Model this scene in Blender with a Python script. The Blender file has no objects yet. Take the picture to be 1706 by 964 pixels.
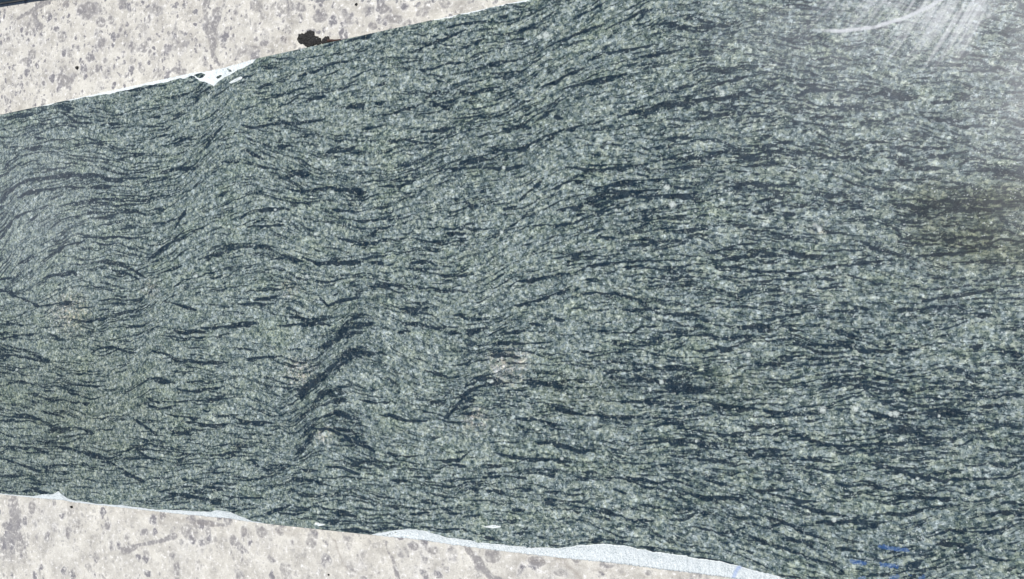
import bpy, math, random
import numpy as np
from mathutils import Matrix, Vector
R = math.radians
rng = np.random.default_rng(11); random.seed(4)
scene = bpy.context.scene
COL = scene.collection

# ------------------------------------------------------------------ camera
PW, PH, FPX = 1706.0, 964.0, 1300.0
SLAB_W, T = 0.70, 0.012                       # slab width and thickness (m)
VP = (-1906.0, 609.0)                         # where the slab's long edges meet
def cray(px, py):
    return np.stack([np.asarray(px, float) - PW/2, -(np.asarray(py, float) - PH/2), -FPX + 0*np.asarray(px, float)], -1)
ax = -cray(*VP); ax /= np.linalg.norm(ax)     # world X (along the slab) in camera axes
ay = np.array([0, 1.0, 0]); ay -= ax*ay.dot(ax); ay /= np.linalg.norm(ay)
az = np.cross(ax, ay)
M = np.stack([ax, ay, az])                    # world = M @ camera-axes vector
def edge_y(px, py):
    w = M @ cray(px, py); return w/-w[2]      # on plane one unit under the camera
ea, eb = edge_y(0, 191.0), edge_y(0, 823.0)
H_TOP = SLAB_W/(ea[1]-eb[1])                  # camera height above the slab's top
CAM = np.array([0.0, -0.5*(ea[1]+eb[1])*H_TOP, H_TOP + T])
def at(px, py, z=T):
    w = cray(px, py) @ M.T
    k = (z - CAM[2])/w[..., 2]
    return CAM + w*k[..., None]
def to_px(P):
    c = (np.asarray(P) - CAM) @ M
    return PW/2 + FPX*c[..., 0]/-c[..., 2], PH/2 - FPX*c[..., 1]/-c[..., 2]

cam = bpy.data.cameras.new('camera'); cam.sensor_width = 36; cam.lens = 36*FPX/PW
cam.clip_start = .01; cam.clip_end = 100
co = bpy.data.objects.new('camera', cam); COL.objects.link(co)
mw = np.eye(4); mw[:3, :3] = M; mw[:3, 3] = CAM
co.matrix_world = Matrix(mw.tolist()); scene.camera = co

# ------------------------------------------------------------------ light
SUN_EL, SUN_AZ = 63.0, 38.0                   # azimuth counted from +X towards +Y
w = bpy.data.worlds.new('World'); scene.world = w; w.use_nodes = True
nt = w.node_tree; bg = nt.nodes['Background']
sky = nt.nodes.new('ShaderNodeTexSky'); sky.sky_type = 'NISHITA'; sky.sun_disc = False
sky.sun_elevation = R(SUN_EL); sky.sun_rotation = R(90 - SUN_AZ)
nt.links.new(sky.outputs[0], bg.inputs[0]); bg.inputs[1].default_value = 0.09
sl = bpy.data.lights.new('sun', 'SUN'); sl.energy = 4.6; sl.angle = R(.5); sl.color = (1, .965, .91)
so = bpy.data.objects.new('sun', sl); COL.objects.link(so)
sd = Vector((math.cos(R(SUN_EL))*math.cos(R(SUN_AZ)), math.cos(R(SUN_EL))*math.sin(R(SUN_AZ)), math.sin(R(SUN_EL))))
so.rotation_euler = sd.to_track_quat('Z', 'Y').to_euler()
vs = scene.view_settings; vs.view_transform = 'Standard'; vs.look = 'None'; vs.exposure = 0.0; vs.gamma = 1
vs.use_curve_mapping = False

# ------------------------------------------------------------------ small numpy raster kit (mineral and tint maps, sampled onto vertices)
PAD = 160
RW, RH = int(PW) + 2*PAD, int(PH) + 2*PAD
def new(): return np.zeros((RH, RW), np.float32)
def blur(a, s):
    r = max(1, int(3*s)); k = np.exp(-.5*(np.arange(-r, r+1)/s)**2); k /= k.sum()
    for axis in (0, 1):
        p = np.pad(a, [(r, r) if i == axis else (0, 0) for i in (0, 1)], mode='edge')
        o = np.zeros_like(a)
        for i, kk in enumerate(k):
            o += kk*(p[i:i+a.shape[0]] if axis == 0 else p[:, i:i+a.shape[1]])
        a = o
    return a
def smooth_noise(s):
    sc = max(1, int(s/2)); a = rng.standard_normal((RH//sc + 2, RW//sc + 2)).astype(np.float32)
    a = blur(a, max(s/sc, 1)); a /= a.std()
    yy = np.linspace(0, a.shape[0]-1.001, RH); xx = np.linspace(0, a.shape[1]-1.001, RW)
    i = yy.astype(int); j = xx.astype(int); fy = (yy-i)[:, None]; fx = (xx-j)[None]
    return ((a[i][:, j]*(1-fx)+a[i][:, j+1]*fx)*(1-fy) + (a[i+1][:, j]*(1-fx)+a[i+1][:, j+1]*fx)*fy).astype(np.float32)
def splat(img, X, Y, rad, val, soft=1.0):
    """soft discs, keep the largest"""
    X = np.asarray(X)+PAD; Y = np.asarray(Y)+PAD; rad = np.broadcast_to(rad, X.shape); val = np.broadcast_to(val, X.shape)
    order = np.argsort(rad); X, Y, rad, val = X[order], Y[order], rad[order], val[order]
    cuts = [0] + [int(np.searchsorted(rad, q)) for q in (1.5, 3, 6, 12, 25, 60, 200)]
    for a, b in zip(cuts, cuts[1:]):
        if b <= a: continue
        n = int(math.ceil(rad[b-1])) + 1
        xi = np.round(X[a:b]).astype(int); yi = np.round(Y[a:b]).astype(int)
        for dy in range(-n, n+1):
            for dx in range(-n, n+1):
                gx = xi+dx; gy = yi+dy
                ok = (gx >= 0) & (gx < RW) & (gy >= 0) & (gy < RH)
                d = np.hypot(gx-X[a:b], gy-Y[a:b])/rad[a:b]
                v = np.clip((1-d)/max(soft, .01), 0, 1)*val[a:b]
                ok &= v > .02
                if ok.any(): np.maximum.at(img, (gy[ok], gx[ok]), v[ok])
def path(pts, step=1.0):
    p = np.asarray(pts, float); d = np.hypot(*np.diff(p, axis=0).T); s = np.r_[0, np.cumsum(d)]
    n = max(3, int(s[-1]/step)); t = np.linspace(0, s[-1], n)
    return np.interp(t, s, p[:, 0]), np.interp(t, s, p[:, 1]), t/s[-1]
def sample(img, px, py):
    x = np.clip(np.asarray(px)+PAD, 0, RW-1.001); y = np.clip(np.asarray(py)+PAD, 0, RH-1.001)
    i = y.astype(int); j = x.astype(int); fy = y-i; fx = x-j
    return (img[i, j]*(1-fx)+img[i, j+1]*fx)*(1-fy) + (img[i+1, j]*(1-fx)+img[i+1, j+1]*fx)*fy

# ------------------------------------------------------------------ foliation of the stone: a family of curves followed by every vein
FOLD = [
 [(-160,150),(0,215),(60,205),(130,210),(180,222),(260,205),(330,190),(370,160),(420,130),(520,115),(640,85),(760,75),(880,60),(960,30),(1060,-30),(1200,-60),(1400,-60),(1706,-60)],
 [(-160,200),(0,270),(60,245),(130,250),(240,255),(330,240),(365,205),(400,180),(500,168),(560,160),(640,145),(720,150),(800,135),(900,105),(1000,60),(1100,10),(1250,-5),(1450,0),(1706,20)],
 [(-160,330),(0,360),(25,320),(60,300),(130,293),(240,295),(310,280),(345,225),(375,207),(470,200),(560,215),(640,225),(740,210),(860,185),(930,140),(1000,110),(1080,90),(1180,80),(1330,85),(1500,110),(1706,140)],
 [(-160,380),(0,410),(30,345),(80,320),(140,315),(250,318),(310,300),(350,252),(400,243),(480,275),(540,300),(600,312),(680,290),(760,268),(880,238),(940,200),(1050,190),(1110,175),(1210,155),(1330,150),(1420,158),(1560,165),(1706,190)],
 [(-160,430),(0,460),(20,410),(60,385),(110,365),(190,355),(260,360),(300,342),(340,300),(400,295),(470,318),(550,335),(610,345),(680,325),(760,303),(860,290),(930,255),(1000,252),(1100,258),(1200,245),(1280,238),(1350,250),(1450,268),(1550,275),(1706,280)],
 [(-160,460),(0,482),(30,460),(60,428),(110,408),(180,404),(250,415),(290,392),(340,348),(400,340),(470,345),(520,365),(590,395),(640,392),(720,362),(800,352),(860,345),(900,320),(960,303),(1060,300),(1150,292),(1250,280),(1320,288),(1420,303),(1520,330),(1600,342),(1706,345)],
 [(-160,490),(0,498),(40,496),(70,478),(120,455),(180,450),(235,464),(260,448),(300,415),(360,390),(440,385),(510,413),(590,438),(700,440),(740,450),(800,440),(850,410),(920,388),(1000,377),(1100,367),(1200,370),(1350,380),(1500,385),(1600,392),(1706,395)],
 [(-160,530),(0,530),(60,516),(100,508),(180,500),(230,510),(260,488),(310,468),(380,450),(460,452),(530,478),(580,465),(640,475),(720,490),(790,490),(850,470),(900,465),(980,442),(1060,436),(1150,440),(1250,450),(1400,440),(1500,450),(1600,470),(1640,475),(1706,465)],
 [(-160,560),(0,560),(60,560),(140,550),(220,545),(245,535),(280,510),(340,508),(430,500),(500,507),(540,520),(590,490),(640,500),(700,530),(750,550),(800,548),(850,530),(930,512),(1030,508),(1110,522),(1250,525),(1400,518),(1500,520),(1600,508),(1706,500)],
 [(-160,590),(0,592),(60,600),(120,608),(200,592),(235,575),(250,552),(300,555),(380,550),(450,545),(510,560),(535,560),(560,545),(590,522),(640,535),(700,558),(770,575),(850,562),(950,570),(1050,575),(1150,580),(1300,575),(1400,575),(1520,585),(1706,580)],
 [(-160,610),(0,620),(80,640),(150,650),(210,640),(235,615),(260,603),(340,605),(430,605),(500,625),(530,610),(570,570),(620,580),(680,610),(720,635),(770,632),(800,620),(850,618),(950,628),(1050,638),(1180,648),(1300,645),(1450,640),(1600,645),(1706,645)],
 [(-160,650),(0,660),(80,680),(160,690),(210,680),(235,660),(300,660),(400,655),(480,672),(510,650),(550,620),(590,618),(640,645),(690,668),(740,680),(780,660),(850,665),(950,685),(1050,690),(1150,690),(1220,700),(1350,705),(1480,705),(1706,700)],
 [(-160,690),(0,700),(100,715),(200,725),(240,720),(320,715),(420,710),(490,720),(510,695),(545,665),(580,665),(640,693),(700,708),(760,712),(830,705),(900,718),(1000,730),(1100,738),(1200,745),(1300,750),(1400,752),(1550,755),(1706,750)],
 [(-160,735),(0,745),(100,755),(180,765),(250,755),(330,755),(430,750),(490,770),(510,745),(540,722),(590,733),(650,755),(720,768),(800,765),(870,765),(960,775),(1060,788),(1180,798),(1300,820),(1400,842),(1500,850),(1600,840),(1706,815)],
 [(-160,790),(0,800),(150,815),(300,800),(450,802),(530,782),(600,793),(700,812),(800,818),(900,822),(1000,835),(1100,850),(1200,866),(1300,902),(1400,940),(1480,948),(1560,932),(1640,900),(1706,880)],
 [(-160,830),(0,840),(200,850),(400,852),(500,850),(600,858),(700,875),(800,882),(900,892),(1000,903),(1100,918),(1200,935),(1300,970),(1400,1010),(1500,1012),(1600,990),(1706,965)],
]
xs = np.arange(0, RW, 4); cols = xs - PAD
K = np.stack([np.interp(cols, *np.array(c, float).T) for c in FOLD])
k9 = np.exp(-.5*(np.arange(-6, 7)/2.2)**2); k9 /= k9.sum()
K = np.stack([np.convolve(np.pad(r, 6, mode='edge'), k9, 'valid') for r in K])
for i in range(1, len(K)): K[i] = np.maximum(K[i], K[i-1] + 8)
Kw = at(np.broadcast_to(cols[None], K.shape), K)[..., 1]       # world Y of each curve
VV = Kw[:, (cols > 850) & (cols < 1300)].mean(1)
ys = np.arange(0, RH, 4)
FV = np.zeros((len(ys), len(xs)), np.float32)
for j, c in enumerate(cols):
    yw = at(np.full(len(ys), float(c)), ys-PAD)[:, 1]
    kk, vv = Kw[::-1, j], VV[::-1]
    f = np.interp(yw, kk, vv); f = np.where(yw < kk[0], vv[0] + yw-kk[0], f); f = np.where(yw > kk[-1], vv[-1] + yw-kk[-1], f)
    FV[:, j] = f
FV = blur(FV, 2.2)
def fol_v(px, py):
    x = np.clip((np.asarray(px)+PAD)/4, 0, len(xs)-1.001); y = np.clip((np.asarray(py)+PAD)/4, 0, len(ys)-1.001)
    i = y.astype(int); j = x.astype(int); fy = y-i; fx = x-j
    return (FV[i, j]*(1-fx)+FV[i, j+1]*fx)*(1-fy) + (FV[i+1, j]*(1-fx)+FV[i+1, j+1]*fx)*fy
GY, GX = np.gradient(FV)

def flow(px, py):
    i = np.clip(((py+PAD)/4).astype(int), 0, len(ys)-1); j = np.clip(((px+PAD)/4).astype(int), 0, len(xs)-1)
    tx, ty = -GY[i, j], GX[i, j]; n = np.hypot(tx, ty)+1e-9
    return tx/n, ty/n

# ---- veins read off the photograph (nine windows of 600 x 340 photograph pixels, coordinates of a 1701-wide view)
TILE = dict(A=(0,0), B=(550,0), C=(1106,0), D=(0,312), E=(550,312), F=(1106,312), G=(0,624), H=(550,624), I=(1106,624))
VEINS = dict(
A="60,560 130,545 230,520/8;120,700 200,690/22;20,940 70,880 130,850 230,835 330,825 430,820 560,850 690,835/14;130,920 210,895 300,890 400,885/9;760,460 820,465 890,440/9;580,430 660,415 740,400/9;1050,600 1000,650 970,700/12;1140,590 1200,600 1290,585 1400,580 1480,570 1540,560/10;1220,415 1290,400/10;1410,360 1480,340 1540,315/12;1540,310 1640,290 1700,270/9;560,750 620,740 680,725/9;760,810 830,800 900,795 950,780/12;1350,830 1400,820 1470,820/18;1310,690 1380,690/11;1540,720 1600,700 1660,700/12;1340,890 1430,900 1560,890 1700,910/14;160,650 220,660/9;280,500 350,510/10;300,540 340,560 370,580 435,580/10;1050,765 1130,760/8;1150,160 1150,160/1;20,800 50,760/12;700,560 760,550/8;850,660 910,640/8;480,590 560,580/8;420,890 520,880/8;1450,470 1540,450/8;1600,420 1690,400/8",
B="0,720 60,715 130,685/12;150,615 220,600 270,590/8;80,510 160,490/14;200,550 290,540 350,515 440,490/9;450,465 490,440 520,430/16;470,480 520,500 560,510/12;600,425 660,440 720,420 800,405/12;410,330 470,330 560,295 640,300/10;730,310 770,295 870,290/12;800,605 860,605 950,600/12;610,770 680,750 740,745/14;680,790 760,795 860,790 930,780/14;480,820 560,800 640,790/9;800,715 860,710 940,690/14;920,690 1000,650 1100,610 1200,590/10;1010,530 1060,520/22;1060,545 1100,560/16;1000,410 1080,375 1160,330/14;1100,420 1180,400 1260,380 1400,350/12;1360,550 1440,535 1510,530 1560,495 1650,490 1700,490/14;1520,508 1600,495 1660,492/28;1280,690 1310,680 1370,685/16;1240,270 1320,250 1400,235 1550,210/9;1500,270 1580,255 1660,235/10;1020,225 1100,190 1180,150 1280,120/12;1150,90 1230,50 1300,10/10;1440,80 1480,65/26;830,160 910,145 980,130/9;830,195 920,180/9;800,80 840,75/14;400,240 470,210 560,175 640,140/10;70,200 150,180 210,150/10;550,130 640,110 740,95/8;1110,790 1200,800 1290,800 1400,790 1500,770/14;1250,890 1330,870 1450,850 1600,840/12;1200,940 1330,910 1450,900 1560,895/14;1640,760 1700,750/14;890,950 960,890 1010,840/9;1050,890 1130,860 1200,850/8;0,900 80,900 170,905/16;230,880 330,880 400,850/10;340,660 420,670 520,685/8;480,620 560,610/18;330,785 380,780/20;1300,140 1400,90 1500,40/9;1560,120 1640,100/10",
C="0,495 80,495 110,480 220,470 300,460 380,435 470,425/14;0,498 60,495/24;220,415 300,385 420,360/16;600,455 650,435 730,425 800,425/14;810,450 850,440 900,430/34;950,460 1020,450 1120,455 1200,460/16;0,260 50,250 90,230/8;160,240 240,240/10;0,125 60,115 130,120/10;430,690 520,680 610,665/14;0,750 100,750 190,740 260,715 330,710/12;0,800 100,790 200,780/14;380,745 480,720 570,705/9;690,680 780,685/8;700,720 780,740 860,745 930,755/10;1070,690 1160,690 1250,695 1350,695/13;1170,800 1240,800 1310,795/18;1060,850 1150,845 1250,850/9;1260,480 1340,480 1430,475/10;1250,560 1330,570 1420,570/10;1200,950 1300,955 1420,950 1600,955/20;1550,825 1640,815 1700,800/14;300,880 420,870 520,875 620,870/12;0,920 80,920 160,910/12;440,950 560,940/10;690,555 770,550 850,555/8;160,520 240,540/10;0,665 50,650 130,650/8;850,950 950,955/10;1040,570 1090,555/14",
D="0,70 30,30 60,0/12;80,50 140,20 250,5/10;0,210 40,180 90,130 150,110/8;370,235 470,235 560,235 650,240 700,235/8;240,300 330,270 400,250/7;90,360 160,330/12;200,430 280,410 350,400 370,415/10;470,350 560,360 640,400 690,430/12;530,390 600,410 660,440/10;740,410 800,390 860,370/8;700,340 760,290 820,250 870,200/9;720,320 800,270 900,210 960,190/9;830,190 850,150 880,110/14;940,340 1020,320 1110,290/9;1170,190 1250,185 1340,175/10;1130,145 1200,110 1290,100 1370,105/10;820,470 870,440 910,430/7;180,565 250,560 310,545 370,545/10;100,520 150,545 190,565/9;390,630 450,630 550,615/8;0,715 40,710 80,700/9;0,800 80,795 150,810 190,825/10;430,780 470,760 530,755 600,770 640,780/8;780,545 860,555 930,580/8;820,675 880,685 970,680/9;950,660 1020,665 1090,660 1150,650 1220,640/14;1310,655 1400,650 1500,640 1560,650/13;1200,530 1260,520 1320,515/9;1370,610 1440,620 1540,620/12;1510,520 1550,555 1620,540 1690,520/10;1480,770 1540,760/26;1560,720 1620,670 1700,610/40;1540,880 1620,800 1700,760/40;1430,950 1520,900/26;720,770 800,790 850,820 950,825 1080,825/10;690,900 760,910 830,930/10;1280,340 1350,335 1430,350/8;1430,330 1500,360 1600,360 1700,350/11;1600,240 1700,265/10;1560,100 1620,110 1700,115/10;1160,810 1260,800 1330,795/8;1360,770 1420,765/8;230,690 280,710/9;20,640 110,650/9;1140,550 1220,545 1300,550/6;400,60 500,50 560,55/6;0,440 60,430/13;0,480 50,500 90,520/11",
E="0,355 60,360 140,355/16;190,355 250,360/14;380,355 430,352 490,360/14;360,380 420,390 480,410 600,425 680,410/8;850,465 890,440 940,440 1000,430 1080,415 1130,405/16;910,440 980,432/24;1160,400 1200,380 1250,365 1330,360 1450,350 1570,345/11;1380,380 1480,370/9;640,675 690,680 750,665/22;580,605 640,600/18;340,640 410,640 460,655 540,665/12;320,685 380,680/14;560,690 620,690/14;420,480 480,475 540,490 660,495/10;180,470 270,460 330,465 360,480/12;330,575 420,580 490,565/11;0,550 90,530 140,510/9;150,655 200,640/12;0,740 60,700 110,670/40;0,850 60,800 130,780/30;640,940 700,910 760,905 820,920/14;690,945 760,935/14;910,910 990,920 1060,935 1120,950/12;1040,920 1120,910 1220,910/9;1400,910 1480,900/10;1560,945 1700,950/36;760,790 830,800 880,800/12;770,740 860,740 940,740 1050,730/12;450,860 500,880 550,890/10;800,690 880,685 950,680/9;1330,690 1420,690 1470,660 1550,655/12;1380,580 1470,575 1560,570/10;1600,605 1700,605/9;1060,625 1110,630/12;860,560 960,540 1050,510 1130,480/9;960,180 1060,180 1150,170 1240,130/10;840,190 900,150 930,120/9;1070,110 1130,95 1200,90/14;1180,80 1280,50 1400,40 1560,40/14;1280,15 1400,20 1500,15/16;1410,275 1480,270 1540,255/12;1240,210 1300,200/14;1260,235 1340,240/12;550,215 640,215/12;170,235 230,195 300,185/9;60,150 130,160 220,155 300,150/9;400,240 480,255 560,255/9;100,275 200,260 270,240/8;1190,500 1280,500 1380,500/10;1380,760 1460,770 1560,790/9;1280,870 1380,865 1470,860/8;820,100 880,90/12;640,80 700,90/12;1060,330 1140,320 1240,300/7",
F="1120,80 1180,90 1250,115/12;1230,70 1320,75 1440,75 1600,60/14;1330,105 1420,100 1500,105 1600,105/16;1120,240 1200,245 1290,255/9;1300,240 1400,235 1480,235/10;1500,235 1560,245/20;1190,320 1280,320 1380,310 1490,300/9;1360,355 1470,355 1600,355 1700,350/9;750,375 830,370 920,365 1000,350 1080,345/9;600,310 680,325 750,325/18;200,310 280,290 360,270 440,260/9;240,380 330,380 420,400 520,400 640,405 720,390/10;280,335 380,330 440,320 560,320/12;0,375 80,375 130,365/10;720,430 800,435/16;440,450 530,435 650,435/8;480,545 560,540/14;0,600 80,600 180,605/11;300,655 400,660 500,660/11;140,655 190,660/12;230,705 320,710 420,700/10;170,770 240,770 330,765/12;610,735 700,740 780,745 850,745 920,770 1000,770 1080,780/11;540,800 640,800/12;800,545 880,545/14;900,565 970,575/10;1080,575 1180,580 1260,570 1380,560/14;1220,535 1320,520 1420,510 1500,490 1570,480/14;1290,860 1370,850 1420,865/24;720,600 780,610/12;0,845 80,845/10;0,925 60,925/14;0,950 100,945 200,955/26;430,830 500,835 570,835/14;830,820 860,830/12;910,850 970,850/14;760,910 860,920/14;1110,780 1190,770/12;0,210 100,205 180,195/9;330,185 400,180/12;420,120 520,110/10;560,130 620,130/20;0,40 110,50/14;900,940 1000,945/14;760,60 840,90/9;1640,790 1700,790/24;1440,760 1530,740/11",
G="110,550 170,545 230,555/16;690,110 760,130/8;730,30 800,40/12;830,60 900,80 960,65 1060,60/8;820,130 900,120 980,125 1060,100/8;680,140 760,155 830,145/8;780,185 850,200 950,205/10;800,260 850,275 900,285/13;860,220 950,230 1030,250/8;1100,200 1170,225 1280,225/14;1400,100 1430,60 1500,20/30;1450,180 1500,110 1590,60/32;1430,290 1460,230/30;1390,390 1430,340 1460,300/26;1480,260 1560,260 1640,300 1700,330/12;1500,210 1600,180 1700,210/10;640,350 700,390 730,405/10;630,210 680,240 740,280/9;640,290 700,310/8;250,340 330,350 440,380 520,400/11;480,410 550,430/14;200,440 260,430 320,425/10;0,400 90,420 190,455/8;80,345 150,345 230,370/8;40,200 130,205 190,205/9;200,170 270,195 300,200/8;0,215 50,225/8;340,130 420,130/9;320,40 400,50 500,60/8;360,250 440,275/9;850,370 900,380/10;1020,380 1110,380/9;1190,400 1220,430/10;860,490 950,520/9;960,530 1050,540/9;560,440 620,480 680,500/12;790,560 900,570 980,590/10;1050,570 1150,580 1240,580/7;1420,450 1500,450/12;1540,430 1620,440 1700,470/12;1380,490 1480,500 1570,530/12;1250,660 1300,640 1370,620/12;1480,620 1560,640 1660,650/8;1500,685 1600,700/12",
H="0,100 40,130/26;0,180 60,190 130,210/20;20,250 100,270 160,340 210,360/16;60,300 130,320/20;160,120 220,140 280,130/9;230,190 300,200 380,220 460,220/10;470,130 540,130/12;540,200 600,150 640,100/14;620,100 660,70 720,50 830,40/16;620,110 690,120/20;910,45 1000,45 1060,40 1120,55/12;750,20 830,40/12;1420,30 1480,20 1560,40/20;1450,110 1500,130/30;1590,65 1700,70/28;870,210 960,215 1050,240 1100,240/14;1050,150 1130,175 1190,185/12;1220,185 1300,200 1380,195 1480,205 1600,210/14;1640,150 1700,150/12;1600,320 1700,320/18;980,325 1060,325 1130,340 1180,360 1240,360/16;480,405 540,410 600,400 660,370/12;760,370 840,380 920,400 1010,405 1080,395/13;720,425 790,430/10;260,370 330,385 420,385/10;100,420 180,410 240,410/12;1190,460 1270,470/20;1060,400 1130,410/9;1380,480 1460,490 1540,510 1610,500/14;1620,480 1700,500/10;1000,580 1100,600 1220,600/8;1280,630 1350,660 1420,690 1530,690/10;1540,570 1640,600/12;740,545 830,560/16;640,550 720,540/9;900,555 960,540/16;860,635 920,640/14;1020,550 1100,550/10;430,600 510,610/16;520,630 580,650/10;0,650 60,655 130,670/14;50,735 120,735 190,745/14;440,720 530,735 640,730/12;730,770 810,790/12;820,690 880,700/9;1220,780 1330,780 1430,795/16;1460,810 1560,820 1660,840/8;280,500 380,500/8;380,660 470,650/8;1340,545 1400,560/8",
I="0,60 80,60 200,65/26;30,65 150,70/28;200,130 300,150 380,160 460,165/16;280,155 420,165/22;470,165 600,185 680,200/12;0,150 80,155 160,150/9;40,230 110,235/14;130,265 250,275 380,290/10;350,235 430,250 520,245/7;0,320 90,315 160,320 260,320/18;460,280 560,290 640,290 700,310 780,330 860,340 960,330 1060,330 1180,325 1300,325/10;660,400 740,405 800,415/14;930,420 1000,430 1080,440 1160,470 1240,490 1330,500 1450,490 1600,490/13;980,520 1060,540/13;1080,575 1160,580 1250,585 1380,595/11;1520,660 1600,655 1700,650/16;1280,760 1350,735 1430,735/14;1430,740 1550,740/8;1300,800 1400,805 1500,830/14;1390,840 1470,830/20;940,170 1030,190 1110,200/12;1130,180 1200,180/18;1210,190 1330,185 1450,190/24;1490,150 1600,150/12;1200,110 1300,110/10;1560,110 1620,95 1700,90/14;750,50 830,45 900,50/9;740,85 780,80/18;380,360 480,350 560,355/14;120,395 220,405 290,400 350,380/10;400,530 470,555 540,545/14;490,560 600,590 720,600/9;100,560 220,580 300,580 410,590/20;380,700 480,720 560,700 640,720/9;430,660 560,690 640,740 770,780/10;600,590 700,640 780,660 880,670/11;720,700 820,700 960,690/18;370,750 460,790 580,825 700,870 800,895 850,930/12;560,770 650,790 700,810/14;810,825 880,830 940,835/13;1140,900 1220,880/12;1210,920 1300,910/9;1360,920 1480,905/9;850,545 900,560/6;460,455 560,470/10;1000,260 1110,270 1200,270/8;0,490 90,510 150,540/9;250,745 330,740 380,720/10;1250,250 1320,260/6;540,945 640,960/10;150,860 260,880 340,900/8;1600,600 1700,610/9;1550,870 1640,880/10",
)
TS = 2.835
DARK = new()
wob1, wob2, wob3 = smooth_noise(9), smooth_noise(3.2), smooth_noise(18)
def vein(px, py, rad, val):
    """px,py,rad arrays along one vein; ragged width, small wobble"""
    a = sample(wob1, px, py); b = sample(wob2, px, py)
    return px, py + a*rad*.55 + b*.65, np.clip(rad*(1 + .55*b), .35, None), val
SX, SY, SR, SV = [], [], [], []
def push(t): 
    for l, q in zip((SX, SY, SR, SV), t): l.append(np.broadcast_to(q, t[0].shape))
for tname, txt in VEINS.items():
    ox, oy = TILE[tname]
    for rec in txt.split(';'):
        pts, wd = rec.split('/'); p = [tuple(map(float, q.split(','))) for q in pts.split()]
        if len(p) < 2 or p[0] == p[1]: continue
        p = [(ox + x/TS, oy + y/TS) for x, y in p]
        x, y, t = path(p, .8); ln_ = np.hypot(np.diff(x), np.diff(y)).sum()
        prof = np.clip(np.minimum(t, 1-t)*6, .25, 1)
        wpx = min(float(wd)/TS, max(ln_*.22, 2.2)) if float(wd) < 25 else float(wd)/TS
        if wpx > 8.5:       # broad dark zone: a bundle of thin veins that follow the flow
            for _ in range(int(len(x)*wpx/50) + 3):
                i = rng.integers(len(x)); qx, qy = np.array([x[i]]), np.array([y[i] + rng.normal()*wpx*.33])
                L = int(rng.uniform(8, 22)); xx, yy = [qx], [qy]
                for _s in range(L):
                    tx, ty = flow(qx, qy); qx, qy = qx+tx*1.2, qy+ty*1.2; xx.append(qx); yy.append(qy)
                xx, yy = np.concatenate(xx), np.concatenate(yy); tt = np.linspace(0, 1, len(xx))
                push(vein(xx, yy, rng.uniform(.8, 1.7)*np.sin(np.pi*np.clip(tt, .06, .94))**.6 + .4, rng.uniform(.5, 1)))
            continue
        if wpx < 3.4: push(vein(x, y, .42*wpx*prof + .3, 1.35))
        else:                # a wider vein is several ragged strands running together
            push(vein(x, y, .30*wpx*prof + .3, 1.4))
            for q_ in range(int(2 + wpx*.55)):
                a0 = rng.uniform(-.12, .55); a1 = a0 + rng.uniform(.3, .7); mk = (t >= a0) & (t <= a1)
                if mk.sum() < 6: continue
                off = rng.normal()*wpx*.34 + .22*wpx*sample(wob3, x[mk] + 300*(q_ % 2), y[mk]); tq = np.linspace(0, 1, mk.sum())
                push(vein(x[mk], y[mk] + off*(.5 + .5*prof[mk]), rng.uniform(.7, 1.3)*np.sin(np.pi*np.clip(tq, .05, .95))**.6 + .25, rng.uniform(.8, 1.3)))
# thousands of lesser veins grown along the flow
n = 30000
qx = rng.uniform(-150, PW+150, n); qy = rng.uniform(-150, PH+150, n)
clus = smooth_noise(38); keep = rng.uniform(-4.0, 3.2, n) < sample(clus, qx, qy); qx, qy = qx[keep], qy[keep]; n = len(qx)
persp = .86 + .38*np.clip(qx/PW, -.1, 1.1)
Ln = (np.exp(rng.normal(3.28, .6, n))*persp).clip(6, 130); rad = (np.exp(rng.normal(-.56, .36, n))*persp); val = np.clip(rng.uniform(.4, 1.1, n) + .2*np.clip(1 - qx/600, 0, 1), 0, 1.25)
ty0 = np.abs(flow(qx, qy)[1]); Ln = Ln*(1 - .45*ty0); val = val*(1 - .38*ty0)
steps = int(Ln.max()); PX, PY = [qx], [qy]
for s in range(steps):
    tx, ty = flow(PX[-1], PY[-1]); jj = sample(wob1, PX[-1], PY[-1])*.17
    PX.append(PX[-1]+tx*1.1); PY.append(PY[-1]+(ty+jj)*1.1)
PX, PY = np.stack(PX), np.stack(PY); tt = np.arange(steps+1)[:, None]/Ln[None]
m = tt <= 1; rr = (rad[None]*(.35+.65*np.sin(np.pi*np.clip(tt, 0, 1))**.7))
bx, by = np.broadcast_to(PX, m.shape)[m], np.broadcast_to(PY, m.shape)[m]
push((bx, by + .75*sample(wob2, bx, by), np.clip(rr[m]*(1+.5*sample(wob2, by*0+bx, by)), .4, None), np.broadcast_to(val[None], m.shape)[m]))
splat(DARK, np.concatenate(SX), np.concatenate(SY), np.concatenate(SR)*1.1 + .40, np.concatenate(SV), .6)
DARK = blur(DARK, .45)

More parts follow.
